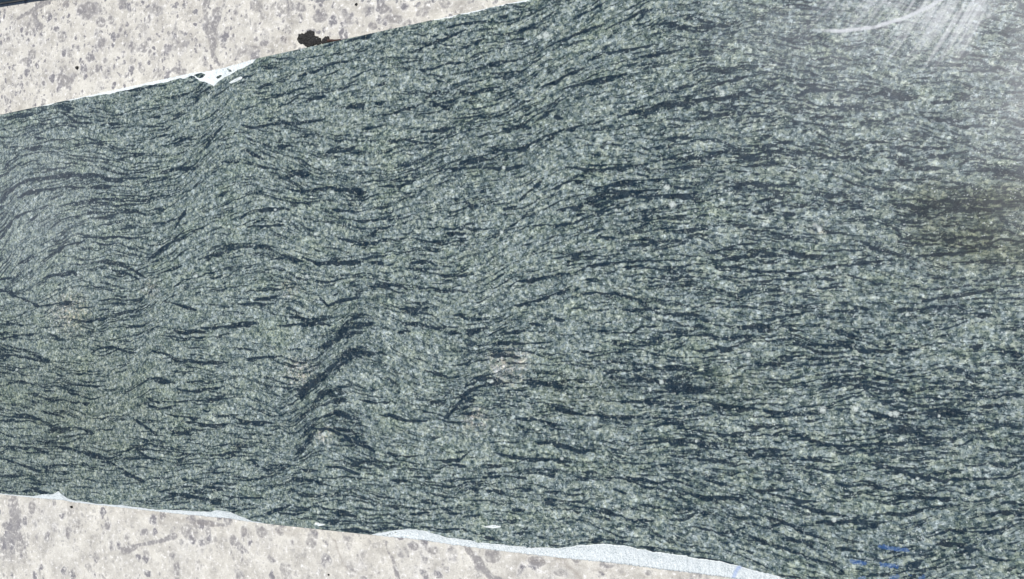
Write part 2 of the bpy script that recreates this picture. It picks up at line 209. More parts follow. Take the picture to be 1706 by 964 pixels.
# broad shear zones and dark neighbourhoods
ZONE = new()
for pts, r_, v_ in [([(372,180),(335,270),(290,360),(252,440)], 24, .2), ([(246,500),(240,570),(222,690),(205,790)], 16, .25),
        ([(600,510),(560,580),(520,660),(497,740),(485,800)], 36, .55), ([(600,590),(560,640),(520,690)], 26, .3), ([(1000,110),(930,190),(870,240)], 34, .3),
        ([(850,540),(790,600),(740,690)], 26, .35), ([(1050,640),(1110,645),(1180,650)], 30, .7), ([(1500,690),(1600,690)], 22, .5),
        ([(560,700),(590,725),(620,745)], 34, .55), ([(1150,822),(1250,830),(1300,845)], 24, .5), ([(1370,868),(1440,872)], 22, .5), ([(1180,300),(1000,325)], 34, .3),
        ([(680,170),(760,155)], 26, .4), ([(760,275),(860,260)], 26, .5), ([(0,350),(30,310)], 22, .3), ([(60,300),(260,298)], 20, .15), ([(1500,355),(1680,348)], 20, .7),
        ([(1560,940),(1706,870)], 40, .35), ([(1340,555),(1600,510)], 26, .35), ([(950,735),(990,755)], 26, .5), ([(1540,60),(1655,60)], 3, 0)]:
    x, y, t = path(pts, 4); splat(ZONE, x, y, r_*1.5, v_)
ZONE = blur(ZONE, 7)*1.2

WHITE = new(); wx, wy, wr = [], [], []
SPOTS = dict(A="1565,905,10 1470,930,8 1505,750,10 515,830,8 160,895,7 1370,545,9 620,750,10", B="345,230,9 820,790,12 1590,885,20 1020,165,24 990,175,14 10,905,10 560,400,8",
 C="600,30,10 1660,325,11 275,440,20 620,390,12", D="925,418,12 520,380,9 370,415,9 1490,220,11 1565,20,10 250,685,11 190,860,8 80,860,8 1450,420,11 1010,380,8 690,480,10 440,498,7 1300,105,9",
 E="760,917,12 1530,620,14 1325,460,8 1260,612,9 1230,770,9 1615,80,18 1350,105,10 810,212,11 820,265,8 1420,105,8", F="40,80,22 360,253,9 735,195,18 1150,600,13 905,640,9 1015,520,9 820,375,9 400,790,14 470,175,12 150,110,8",
 G="275,290,7 1530,280,14", H="765,30,11 775,260,13 680,383,8 1565,35,15 1510,70,13 1095,395,11 1125,655,9 1150,325,10 960,240,8", I="1300,102,8 155,313,11 750,165,22 905,160,20 1095,185,22 1070,185,16 1300,195,11 315,755,9 95,150,8 805,685,17 1200,490,9 150,345,8 1420,850,8")
for tname, txt in SPOTS.items():
    ox, oy = TILE[tname]
    for q in txt.split():
        x, y, r_ = map(float, q.split(',')); wx.append(ox+x/TS); wy.append(oy+y/TS); wr.append(r_/TS*1.15)
splat(WHITE, np.array(wx), np.array(wy), np.array(wr), .95, .9)
n = 420; splat(WHITE, rng.uniform(-150, PW+150, n), rng.uniform(-100, PH+100, n), np.exp(rng.normal(.45, .3, n)), rng.uniform(.35, .75, n), .9)

PINK = new(); splat(PINK, np.array([843, 793, 500, 116, 540, 250, 1366, 480, 860]), np.array([612, 698, 619, 520, 723, 480, 380, 480, 600]), np.array([44, 30, 34, 44, 24, 20, 16, 20, 30.]), 1.0)
PINK = blur(PINK, 5)
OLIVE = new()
x, y, t = path([(1530,335),(1620,340),(1740,330)], 6); splat(OLIVE, x, y, 50, 1.3)  # right edge: brown stain, also painting in a weaker blue reflection
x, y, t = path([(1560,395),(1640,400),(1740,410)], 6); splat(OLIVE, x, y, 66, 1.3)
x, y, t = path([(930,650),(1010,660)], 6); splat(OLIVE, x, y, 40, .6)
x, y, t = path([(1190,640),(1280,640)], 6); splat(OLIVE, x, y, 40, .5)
yq, xq = np.mgrid[0:RH, 0:RW]; OLIVE += (.62*np.exp(-((xq-PAD+60)/330.)**2 - ((yq-PAD-680)/150.)**2)).astype(np.float32)  # lower left: weaker sky reflection put into the colour
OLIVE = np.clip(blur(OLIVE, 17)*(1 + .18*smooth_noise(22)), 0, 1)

# dry stone dust wiped over the far right of the slab: a film, a fan of wipe strokes and one curved stroke
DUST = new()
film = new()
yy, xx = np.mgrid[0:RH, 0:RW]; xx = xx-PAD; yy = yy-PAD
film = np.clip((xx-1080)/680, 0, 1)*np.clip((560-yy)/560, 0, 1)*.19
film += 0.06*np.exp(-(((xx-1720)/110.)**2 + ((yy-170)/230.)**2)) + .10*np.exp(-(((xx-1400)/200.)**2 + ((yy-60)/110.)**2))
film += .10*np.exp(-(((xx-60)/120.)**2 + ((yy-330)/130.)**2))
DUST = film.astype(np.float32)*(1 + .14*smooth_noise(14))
strk = new()
for i in range(120):                         # fan strokes
    t0 = rng.beta(1.25, 1.0); x1 = 1395 + 262*t0 + rng.normal()*5; ln = rng.uniform(60, 150)
    a0 = R(62 - 17*(1-t0)); y0 = rng.uniform(-40, 8 + 12*t0); cx = x1 - 0*ln
    px_, py_, t = path([(cx, y0), (cx - ln*.45*math.cos(a0), y0 + ln*.5*math.sin(a0)), (cx - ln*1.0*math.cos(a0), y0 + ln*math.sin(a0))], 1.0)
    splat(strk, px_, py_, rng.uniform(1.3, 2.4)*np.ones_like(px_), rng.uniform(.2, .95)*(.4+.6*t0)*np.clip(np.minimum(t*5, (1-t)*2.2), 0, 1))
edge_line = 1660 - (yy)*.50                   # the fan ends in a straight wiped edge
edge_line = np.where(yy < 30, 1668, edge_line)
strk *= np.clip((edge_line - xx)/11, 0, 1)
body = np.clip((edge_line-xx)/12, 0, 1)*np.clip((xx-(1470-yy*.15))/130, 0, 1)*np.clip((126 + 8*np.sin(xx*.13) - yy)/45, 0, 1)*.07
hole = np.exp(-(((xx-1652)/22.)**2 + ((yy-66)/40.)**2))
DUST = DUST*(1-.45*hole) + blur(strk, .9)*.95 + body
arc = new(); x, y, t = path([(1357,50),(1400,51.5),(1455,45),(1505,30),(1545,13),(1575,-6)], .7); splat(arc, x, y, 3.6, 1.15*np.clip(t*5, .3, 1), .6)
for k in range(26):
    x0 = rng.uniform(1370, 1480); y0 = rng.uniform(-8, 12); x, y, t = path([(x0, y0), (x0+rng.uniform(6, 14), y0+rng.uniform(4, 11))], 1); splat(arc, x, y, 2.0, rng.uniform(.15, .45))
DUST = np.clip(DUST + arc*(.8 + .25*wob2), 0, 1).astype(np.float32)

BLUE = new()
for pts, r_, v_ in [([(1464,909.5),(1478,912),(1496,914.5),(1513,916.5)], 3.4, 1), ([(1476,912),(1500,915.5)], 4, 1), ([(1444,908.5),(1455,908.5)], 1.6, .5),
        ([(1417,934.5),(1428,936.5),(1441,939.5)], 4.0, 1), ([(1467,939),(1482,942),(1496,943.5)], 3.6, 1), ([(1484,963),(1496,960)], 5, .8), ([(1432,963),(1441,962)], 4, .8),
        ([(1510,952),(1518,960)], 1.8, .8), ([(1532,963),(1540,960)], 3, .9), ([(1234,943),(1228,948),(1223,958),(1221,968)], 3.4, .55)]:
    x, y, t = path(pts, .6); splat(BLUE, x, y + rng.normal(0, .8, len(x)), r_*(.7+.6*rng.random(len(x))), v_, .6)

# ------------------------------------------------------------------ blotches of the concrete
GREY, RING, BROWN, PALE = new(), new(), new(), new()
gw1, gw2 = smooth_noise(7), smooth_noise(3)
def blob(img, cx, cy, rx, ry, val, soft=.25):
    n_ = int(max(rx, ry)*1.6+4); x0, x1 = int(cx-n_+PAD), int(cx+n_+PAD); y0, y1 = int(cy-n_+PAD), int(cy+n_+PAD)
    x0, y0 = max(x0, 0), max(y0, 0); x1, y1 = min(x1, RW), min(y1, RH)
    if x1 <= x0 or y1 <= y0: return
    Y_, X_ = np.mgrid[y0:y1, x0:x1]
    d = np.hypot((X_-PAD-cx)/rx, (Y_-PAD-cy)/ry) + .24*gw1[y0:y1, x0:x1] + .10*gw2[y0:y1, x0:x1]
    v_ = np.clip((1.05-d)/soft, 0, 1)*val
    img[y0:y1, x0:x1] = np.maximum(img[y0:y1, x0:x1], v_)
    return d, (y0, y1, x0, x1)
def ringed(cx, cy, rx, ry, val):
    r_ = blob(GREY, cx, cy, rx, ry, val)
    if r_ is None: return
    d, (y0, y1, x0, x1) = r_
    RING[y0:y1, x0:x1] = np.maximum(RING[y0:y1, x0:x1], np.exp(-((d-1.0)/.13)**2)*rng.uniform(.2, .9))
GB = "109,8,5,9 92,24,4,6 145,20,14,18 158,15,10,10 167,36,7,8 185,33,5,7 200,48,4,6 196,59,4,4 103,62,10,12 10,62,8,10 55,91,6,8 83,93,4,8 31,103,3,4 42,103,8,7 116,88,7,7 130,80,5,7 170,78,12,14 175,100,7,7 138,105,4,5 144,117,3,8 152,97,6,7 162,113,4,6 235,113,6,6 236,48,10,14 205,8,8,9 228,6,5,7 222,75,9,10 108,135,14,12 240,75,9,9 262,15,12,10 300,75,20,15 312,70,8,8 355,45,12,15 370,75,6,6 427,8,12,12 363,25,8,10 393,22,4,5 415,85,16,11 300,118,12,8 405,85,14,12 440,72,8,6 583,35,11,11 475,10,13,14 640,14,9,8 582,32,10,12 656,30,16,8 740,4,13,10 700,20,12,9 620,45,8,6 690,-4,14,9 500,12,9,8 530,30,12,8 23,867,12,26 71,853,4,5 53,846,6,10 113,889,5,12 317,885,12,15 388,903,10,14 405,885,6,10 437,885,6,8 466,887,9,9 487,903,6,16 63,934,6,16 74,945,8,8 162,934,4,5 293,952,6,12 476,952,10,12 624,909,5,6 690,910,10,8 715,915,12,9 820,925,14,9 895,935,14,10 965,928,15,8 1080,955,7,6 1010,940,14,7 930,955,12,8 265,15,12,9 10,905,14,12 130,870,6,6 180,875,7,7 240,885,8,8 345,900,9,9 520,900,9,10 545,930,8,9"
for q in GB.split():
    a = list(map(float, q.split(','))); ringed(a[0], a[1], a[2], a[3], rng.uniform(.5, .9))
for i in range(900):
    x, y = rng.uniform(-150, 1400), rng.uniform(-150, 1110)
    if 215-.2195*x < y < 812+.112*x: continue
    r_ = float(np.exp(rng.normal(1.15, .5))); ringed(x, y, r_*rng.uniform(.7, 1.2), r_*rng.uniform(.9, 1.5), rng.uniform(.1, .6))
for pts, r_, v_ in [([(33,31),(55,17),(75,2),(92,-8)], 5.5, .95), ([(58,22),(62,36),(66,44)], 7, .95), ([(338,-10),(345,30),(350,60),(357,95),(368,108)], 6, .8), ([(205,917),(235,908),(275,900),(288,893)], 7, .8),
        ([(318,869),(345,872),(378,875)], 5, .75), ([(645,903),(655,930),(662,970)], 4, .75), ([(782,915),(800,938),(828,970)], 12, .9), ([(1040,-1),(1041,0)], 1, 0), ([(20,835),(26,880),(36,905)], 9, .75)]:
    x, y, t = path(pts, 1); 
    splat(GREY, x + 2*sample(gw1, x, y), y, np.clip(r_*(1+.3*sample(gw1, x, y)), 1, None), v_, .4)
for pts, r_, v_ in [([(920,925),(950,945),(975,970)], 6, .8), ([(556,898),(565,920),(577,948)], 2.2, .8), ([(550,888),(556,900)], 2, .6), ([(470,60),(482,72),(476,88)], 11, .5), ([(640,60),(700,45)], 6, .35),
        ([(225,850),(300,866),(360,876)], 5, .35), ([(380,878),(500,890)], 4, .3), ([(110,5),(130,0)], 2, .5), ([(860,930),(1100,962)], 5, .4), ([(340,118),(430,97)], 3, .3)]:
    x, y, t = path(pts, 1); splat(BROWN, x + 1.5*sample(gw1, x, y), y + 1.5*sample(gw2, x, y), np.clip(r_*(1+.4*sample(gw1, x, y)), 1, None), v_)
DSPK = new(); n = 260
gx, gy = rng.uniform(-100, 1350, n), np.where(rng.random(n) < .5, rng.uniform(-100, 190, n), rng.uniform(820, 1100, n))
splat(DSPK, gx, gy, np.exp(rng.normal(.15, .35, n)), rng.uniform(.3, .9, n))
for i in range(70):
    x, y = rng.uniform(-100, 1350), rng.uniform(-50, 1050); blob(PALE, x, y, rng.uniform(4, 14), rng.uniform(3, 9), rng.uniform(.4, 1), .5)

# ------------------------------------------------------------------ materials
def mat(name):
    m_ = bpy.data.materials.new(name); m_.use_nodes = True
    return m_, m_.node_tree.nodes, m_.node_tree.links, m_.node_tree.nodes['Principled BSDF']
class NG:
    def __init__(s, m_): s.n, s.l = m_.node_tree.nodes, m_.node_tree.links
    def add(s, t, **k):
        nd = s.n.new(t)
        for a, b in k.items(): setattr(nd, a, b)
        return nd
    def put(s, sock, v):
        if hasattr(v, 'links'): s.l.new(v, sock)
        else: sock.default_value = v
    def math(s, op, a, b=None, c=None, clamp=False):
        nd = s.add('ShaderNodeMath', operation=op, use_clamp=clamp)
        for i, v in enumerate((a, b, c)):
            if v is not None: s.put(nd.inputs[i], v)
        return nd.outputs[0]
    def attr(s, name, out='Fac'): return s.add('ShaderNodeAttribute', attribute_name=name).outputs[out]
    def noise(s, vec, scale, detail=3, rough=.55, dist=0.):
        nd = s.add('ShaderNodeTexNoise'); s.put(nd.inputs['Vector'], vec); nd.inputs['Scale'].default_value = scale
        nd.inputs['Detail'].default_value = detail; nd.inputs['Roughness'].default_value = rough; nd.inputs['Distortion'].default_value = dist
        return nd.outputs[0]
    def voro(s, vec, scale, out='Color', rnd=1.):
        nd = s.add('ShaderNodeTexVoronoi'); s.put(nd.inputs['Vector'], vec); nd.inputs['Scale'].default_value = scale; nd.inputs['Randomness'].default_value = rnd
        return nd.outputs[out]
    def sep(s, v):
        nd = s.add('ShaderNodeSeparateXYZ'); s.put(nd.inputs[0], v); return nd.outputs
    def ramp(s, f, stops):
        nd = s.add('ShaderNodeValToRGB'); s.put(nd.inputs[0], f); e = nd.color_ramp.elements
        while len(e) < len(stops): e.new(.5)
        for q, (p, c) in zip(e, stops):
            q.position = p; q.color = (c, c, c, 1) if isinstance(c, (int, float)) else (*c, 1)
        return nd.outputs[0]
    def mix(s, f, a, b, mode='MIX'):
        nd = s.add('ShaderNodeMix', data_type='RGBA', blend_type=mode); nd.clamp_factor = True
        s.put(nd.inputs[0], f)
        for i, v in ((6, a), (7, b)): s.put(nd.inputs[i], v if hasattr(v, 'links') else (*v, 1))
        return nd.outputs[2]
    def scale(s, vec, sc):
        nd = s.add('ShaderNodeMapping'); s.put(nd.inputs[0], vec); nd.inputs['Scale'].default_value = sc; return nd.outputs[0]
    def step(s, v, a, b):
        nd = s.add('ShaderNodeMapRange', interpolation_type='SMOOTHSTEP'); s.put(nd.inputs[0], v); nd.inputs[1].default_value = a; nd.inputs[2].default_value = b
        return nd.outputs[0]
    def bump(s, h, strength, dist):
        nd = s.add('ShaderNodeBump'); s.put(nd.inputs['Height'], h); nd.inputs['Strength'].default_value = strength; nd.inputs['Distance'].default_value = dist
        return nd.outputs[0]

def granite():
    m_, n_, l_, b = mat('polished_granite'); g = NG(m_)
    pos = g.add('ShaderNodeTexCoord').outputs['Object']; fol = g.attr('foliation', 'Vector')
    cell = g.sep(g.voro(pos, 400))[0]; cell2 = g.sep(g.voro(pos, 210))[1]
    fs = g.scale(fol, (1, 2.4, 1))
    sv = g.sep(g.voro(fs, 130))[0]                                        # grains drawn out along the foliation
    fine = g.noise(pos, 900, 2, .6)
    mid = g.noise(fs, 42, 4, .6)
    val = g.math('ADD', g.math('MULTIPLY', cell, .42), g.math('MULTIPLY', cell2, .22))
    val = g.math('ADD', val, g.math('MULTIPLY', sv, .16))
    val = g.math('ADD', val, g.math('MULTIPLY', g.math('SUBTRACT', fine, .5), .95))
    val = g.math('ADD', val, g.math('MULTIPLY', g.math('SUBTRACT', mid, .5), .55))
    val = g.math('ADD', val, g.math('MULTIPLY', g.math('SUBTRACT', g.noise(pos, 210, 4, .7), .5), 1.35))
    val = g.math('ADD', g.math('MULTIPLY', val, 1.10), .028)
    colr = g.ramp(val, [(0.0, (.020, .037, .045)), (.22, (.067, .095, .098)), (.45, (.158, .198, .188)), (.66, (.262, .303, .280)), (.84, (.37, .42, .395)), (1, (.57, .63, .60))])
    colr = g.mix(g.step(g.sep(g.voro(pos, 300))[2], .3, .8), g.mix(.5, colr, (1.04, 1.02, .86), 'MULTIPLY'), g.mix(.5, colr, (.94, 1.0, 1.14), 'MULTIPLY'))
    # broad tone: greener and greyer clouds
    cloud = g.noise(g.scale(fol, (1, 2, 1)), 14, 3, .6)
    colr = g.mix(g.step(cloud, .48, .68), colr, (1.0, 1.01, .93), 'MULTIPLY')
    pk = g.math('MULTIPLY', g.attr('pink'), g.step(g.noise(pos, 160, 3), .35, .65)); colr = g.mix(pk, colr, (1.9, 1.50, 1.42), 'MULTIPLY')
    colr = g.mix(g.math('MULTIPLY', g.attr('zone'), g.step(g.noise(fs, 60, 4, .65), .38, .62)), colr, (.62, .67, .71), 'MULTIPLY')
    # dark biotite seams
    st1 = g.noise(g.scale(fol, (1, 9, 1)), 26, 4, .62, .3); st2 = g.noise(g.scale(fol, (1, 7, 1)), 75, 3, .6, .2)
    zone = g.attr('zone')
    seam = g.math('ADD', g.step(g.math('ADD', st1, g.math('MULTIPLY', zone, .08)), .55, .68), g.math('MULTIPLY', g.step(g.math('ADD', st2, g.math('MULTIPLY', zone, .10)), .55, .67), .7))
    rag = g.math('ADD', g.math('MULTIPLY', fine, .7), g.math('MULTIPLY', g.noise(pos, 420, 2, .6), .78))
    dk = g.math('ADD', g.attr('vein'), g.math('MULTIPLY', g.math('SUBTRACT', rag, .74), 2.1))
    dk = g.math('ADD', dk, g.math('MULTIPLY', zone, .10)); dk = g.step(dk, .14, .64)
    dark = g.math('ADD', dk, g.math('MULTIPLY', seam, .42), clamp=True)
    dark = g.math('MULTIPLY', dark, g.math('SUBTRACT', 1.06, g.math('MULTIPLY', g.step(cell, .86, 1.), .45)), clamp=True)
    dcol = g.mix(g.step(g.math('ADD', g.math('MULTIPLY', fine, .5), g.math('MULTIPLY', g.noise(pos, 90, 3), .5)), .38, .64), (.003, .009, .018), (.015, .030, .046))
    colr = g.mix(g.math('MULTIPLY', dark, .93), colr, dcol)
    colr = g.mix(g.attr('olive'), colr, (.68, .66, .54), 'MULTIPLY')  # olive tint: stain plus the painted lack of blue sky reflection
    # pale feldspar eyes
    wh = g.math('MULTIPLY', g.attr('spot'), g.math('ADD', g.math('MULTIPLY', g.math('SUBTRACT', rag, .74), 3.0), 1.0)); colr = g.mix(g.math('MULTIPLY', g.step(wh, .15, .8), .85), colr, (.50, .545, .52))
    spk = g.step(g.sep(g.voro(pos, 700))[2], .965, .99); colr = g.mix(g.math('MULTIPLY', spk, g.math('SUBTRACT', .5, g.math('MULTIPLY', dark, .42))), colr, (.74, .78, .78))
    # blue crayon
    bl = g.step(g.math('MULTIPLY', g.attr('blue'), g.math('ADD', g.math('MULTIPLY', g.math('SUBTRACT', rag, .7), 2.2), .85)), .3, .95); colr = g.mix(g.math('MULTIPLY', bl, .55), colr, (.04, .11, .31))
    # dust film
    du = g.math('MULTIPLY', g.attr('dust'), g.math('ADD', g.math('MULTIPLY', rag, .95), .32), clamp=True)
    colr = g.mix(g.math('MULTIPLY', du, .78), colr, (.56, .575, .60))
    l_.new(colr, b.inputs['Base Color'])
    g.put(b.inputs['Roughness'], g.math('ADD', g.math('MULTIPLY', du, .4), .15))
    b.inputs['Specular IOR Level'].default_value = .33
    l_.new(g.bump(g.math('ADD', cell, g.math('MULTIPLY', dark, -1)), .03, .0006), b.inputs['Normal'])
    return m_
def broken_stone():
    m_, n_, l_, b = mat('broken_stone'); g = NG(m_)
    pos = g.add('ShaderNodeTexCoord').outputs['Object']
    f = g.noise(pos, 620, 4, .65); c = g.noise(pos, 120, 3, .6); big = g.noise(pos, 45, 3)
    colr = g.ramp(g.math('ADD', g.math('MULTIPLY', f, .8), g.math('MULTIPLY', c, .2)), [(.30, (.16, .22, .25)), (.41, (.50, .555, .57)), (.54, (.715, .76, .765)), (.8, (.83, .865, .86))])
    colr = g.mix(g.step(big, .58, .75), colr, (.86, .89, .90), 'MULTIPLY')
    colr = g.mix(g.math('MULTIPLY', g.attr('blue'), .85), colr, (.12, .25, .60))
    l_.new(colr, b.inputs['Base Color']); b.inputs['Roughness'].default_value = .8
    l_.new(g.bump(f, .5, .002), b.inputs['Normal']); return m_
def concrete():
    m_, n_, l_, b = mat('weathered_concrete'); g = NG(m_)
    pos = g.add('ShaderNodeTexCoord').outputs['Object']
    n1 = g.noise(pos, 26, 5, .65); n2 = g.noise(pos, 140, 4, .65); n3 = g.noise(pos, 620, 3, .6); n4 = g.noise(pos, 7, 3, .5)
    colr = g.ramp(n1, [(.28, (.30, .285, .26)), (.42, (.45, .432, .388)), (.56, (.565, .545, .487)), (.75, (.665, .645, .58))])
    wp = g.add('ShaderNodeTexNoise'); g.put(wp.inputs['Vector'], pos); wp.inputs['Scale'].default_value = 55; wp.inputs['Detail'].default_value = 4
    wv = g.add('ShaderNodeVectorMath', operation='MULTIPLY_ADD'); g.put(wv.inputs[0], wp.outputs['Color']); wv.inputs[1].default_value = (.022,)*3; g.put(wv.inputs[2], pos)
    wv = wv.outputs[0]
    for sc_, th, am in ((48, .66, .75), (95, .62, .7), (170, .70, .45)):
        cl = g.sep(g.voro(wv, sc_)); ds = g.voro(wv, sc_, 'Distance')
        pt = g.math('MULTIPLY', g.step(cl[0], th, th+.03), g.step(ds, .52, .30))
        pt = g.math('MULTIPLY', pt, g.math('MULTIPLY', g.math('ADD', cl[1], .25), g.math('ADD', g.step(n2, .35, .65), .35)))
        if sc_ > 60: pt = g.math('MULTIPLY', pt, g.math('ADD', .4, g.math('MULTIPLY', g.step(g.sep(pos)[1], -.1, .1), .6)))
        colr = g.mix(g.math('MULTIPLY', pt, am*1.6, clamp=True), colr, (.19, .186, .20))
        rim = g.math('MULTIPLY', g.step(cl[0], th-.08, th+.03), g.math('MULTIPLY', g.step(ds, .36, .48), g.step(ds, .62, .5)))
        colr = g.mix(g.math('MULTIPLY', g.math('MULTIPLY', rim, cl[2]), .55), colr, (.62, .605, .57))
    colr = g.mix(g.step(n2, .56, .72), colr, (.70, .70, .73), 'MULTIPLY')
    colr = g.mix(g.step(n2, .46, .30), colr, (.74, .725, .69))
    colr = g.mix(g.math('MULTIPLY', g.step(n4, .45, .7), .5), colr, (.93, .94, .97), 'MULTIPLY')
    gr = g.math('MULTIPLY', g.attr('grey'), g.math('ADD', g.math('MULTIPLY', g.step(n2, .3, .7), .9), .3))
    gcol = g.mix(n4, (.175, .174, .195), (.235, .222, .215))
    colr = g.mix(g.math('MULTIPLY', g.step(gr, .05, .72), .85), colr, gcol)
    colr = g.mix(g.math('MULTIPLY', g.attr('brown'), g.math('ADD', n2, .2)), colr, (.22, .19, .165))
    colr = g.mix(g.math('MULTIPLY', g.attr('ring'), g.math('MULTIPLY', n2, .75)), colr, (.60, .59, .57))
    colr = g.mix(g.math('MULTIPLY', g.attr('pale'), g.math('MULTIPLY', g.step(n2, .4, .65), .7)), colr, (.64, .62, .58))
    colr = g.mix(g.math('MULTIPLY', g.attr('speck'), .8), colr, (.13, .12, .12))
    colr = g.mix(g.math('MULTIPLY', g.step(n3, .55, .68), .7), colr, (.27, .255, .25))
    colr = g.mix(g.math('MULTIPLY', g.step(n3, .42, .30), .45), colr, (.68, .67, .64))
    l_.new(colr, b.inputs['Base Color']); b.inputs['Roughness'].default_value = .9; b.inputs['Specular IOR Level'].default_value = .25
    h = g.math('ADD', g.math('MULTIPLY', n2, .6), g.math('ADD', g.math('MULTIPLY', n3, .25), g.math('MULTIPLY', g.attr('grey'), -.35)))
    l_.new(g.bump(h, .35, .002), b.inputs['Normal']); return m_
def simple(name, c1, c2, scale, rough):
    m_, n_, l_, b = mat(name); g = NG(m_); pos = g.add('ShaderNodeTexCoord').outputs['Object']
    f = g.noise(pos, scale, 4, .65); l_.new(g.mix(g.step(f, .35, .68), c1, c2), b.inputs['Base Color']); b.inputs['Roughness'].default_value = rough
    l_.new(g.bump(f, .6, .001), b.inputs['Normal']); return m_
M_GR, M_BR, M_CO = granite(), broken_stone(), concrete()
M_TAR = simple('black_crust', (.006, .0065, .007), (.034, .032, .030), 900, .9)
M_TWIG = simple('dark_twig', (.035, .018, .014), (.075, .04, .03), 500, .8)

g_ = NG(M_TAR); b_ = M_TAR.node_tree.nodes['Principled BSDF']; src = b_.inputs['Base Color'].links[0].from_socket
fl = g_.step(g_.noise(g_.add('ShaderNodeTexCoord').outputs['Object'], 780, 2, .5), .66, .72)
M_TAR.node_tree.links.new(g_.mix(g_.math('MULTIPLY', fl, .75), src, (.30, .31, .31)), b_.inputs['Base Color'])
# ------------------------------------------------------------------ meshes
def grid_mesh(name, P, material, attrs=(), skirt=None, smooth=False):
    """P: (ny, nx, 3) vertex grid"""
    ny, nx = P.shape[:2]; me = bpy.data.meshes.new(name)
    idx = np.arange(ny*nx).reshape(ny, nx)
    q = np.stack([idx[:-1, :-1], idx[:-1, 1:], idx[1:, 1:], idx[1:, :-1]], -1).reshape(-1, 4)
    V = P.reshape(-1, 3)
    if skirt is not None:                    # walls down to z = skirt and a bottom, closing the solid
        loop = np.r_[idx[0, :], idx[1:, -1], idx[-1, -2::-1], idx[-2:0:-1, 0]]
        base = V[loop].copy(); base[:, 2] = skirt; k0 = len(V); V = np.concatenate([V, base])
        lo = k0 + np.arange(len(loop)); nxt = np.roll(np.arange(len(loop)), -1)
        q = np.concatenate([q, np.stack([loop[nxt], loop, lo, lo[nxt]], -1)])
    me.vertices.add(len(V)); me.vertices.foreach_set('co', V.astype(np.float32).ravel())
    me.loops.add(q.size); me.loops.foreach_set('vertex_index', q.astype(np.int32).ravel())
    me.polygons.add(len(q)); me.polygons.foreach_set('loop_start', np.arange(0, q.size, 4, dtype=np.int32)); 
    if smooth: me.polygons.foreach_set('use_smooth', np.ones(len(q), bool))
    me.update(calc_edges=True); me.validate()
    px, py = to_px(V)
    for an, img in attrs:
        if an == 'foliation':
            a = me.attributes.new('foliation', 'FLOAT_VECTOR', 'POINT'); v = fol_v(px, py)
            a.data.foreach_set('vector', np.stack([V[:, 0], v, 0*v], -1).astype(np.float32).ravel())
        else:
            a = me.attributes.new(an, 'FLOAT', 'POINT'); a.data.foreach_set('value', sample(img, px, py).astype(np.float32))
    me.materials.append(material)
    return me
def link(name, me, parent=None, label=None, cat=None, kind=None, group=None):
    o = bpy.data.objects.new(name, me); COL.objects.link(o); o.parent = parent
    for k_, v_ in (('label', label), ('category', cat), ('kind', kind), ('group', group)):
        if v_: o[k_] = v_
    return o
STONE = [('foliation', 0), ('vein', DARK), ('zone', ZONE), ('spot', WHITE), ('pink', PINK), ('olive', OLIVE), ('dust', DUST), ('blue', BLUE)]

# ---- outline of the slab (outer edges, and the inner edges where the rim has broken away)
OUT_T = [(-700,344.7),(0,191),(430,96.6),(870,0),(1706,-183.5),(2000,-248)]
OUT_B = [(-700,744),(0,823),(440,872),(620,891),(860,921.5),(995,938.5),(1089,950),(1156,958),(1300,976),(1706,1026),(2000,1063)]
CHIP_T1 = [(60,178),(110,168.2),(160,159.2),(215,149.2),(260,139.5),(297.6,131),(306,132),(313,129),(318,124.5),(324,126.5),(329,133),(341.5,135.6),(350,140),(356.5,143.8),(361,138),(371.4,130.3),(392.5,119),(410,110),(420.7,104.8),(426,98.6),(428,97.1)]
CHIP_T2 = [(690,39.6),(720,34.6),(780,22.2),(830,11),(880,.0),(940,-15.4)]
CHIP_B1 = [(-60,816.3),(0,821.6),(30,824.2),(53,826.5),(70,823.4),(88,823.4),(97,818.5),(103,824),(114,830),(129,834),(164,838.6),(205,842),(249,847),(293,849.8),(328,851),(346,852.7),(363,850),(384,852.7),(401.5,860.6),(422,868),(448,872.9)]
CHIP_B2 = [(614,890.5),(630,887.6),(649,885),(667.6,881.4),(684,881.4),(705,883),(726,889),(750,895),(780,900),(820,905.6),(855,908),(887,912),(930,913),(962.5,909),(995,907),(1016,906.6),(1049,910.7),(1089,918.7),(1130,924),(1170,931),(1210.5,937.6),(1237.5,944),(1264,951),(1297,960.5),(1330,971),(1346,981.7)]
def wl(pts): return at(*np.array(pts, float).T)[:, :2]
oT, oB = wl(OUT_T), wl(OUT_B); cT1, cT2, cB1, cB2 = map(wl, (CHIP_T1, CHIP_T2, CHIP_B1, CHIP_B2))
XL, XR = at(np.array([-560.]), np.array([500.]))[0, 0], at(np.array([1960.]), np.array([500.]))[0, 0]
fx = np.linspace(at(np.array([-30.]), np.array([600.]))[0, 0], at(np.array([1740.]), np.array([600.]))[0, 0], 1)
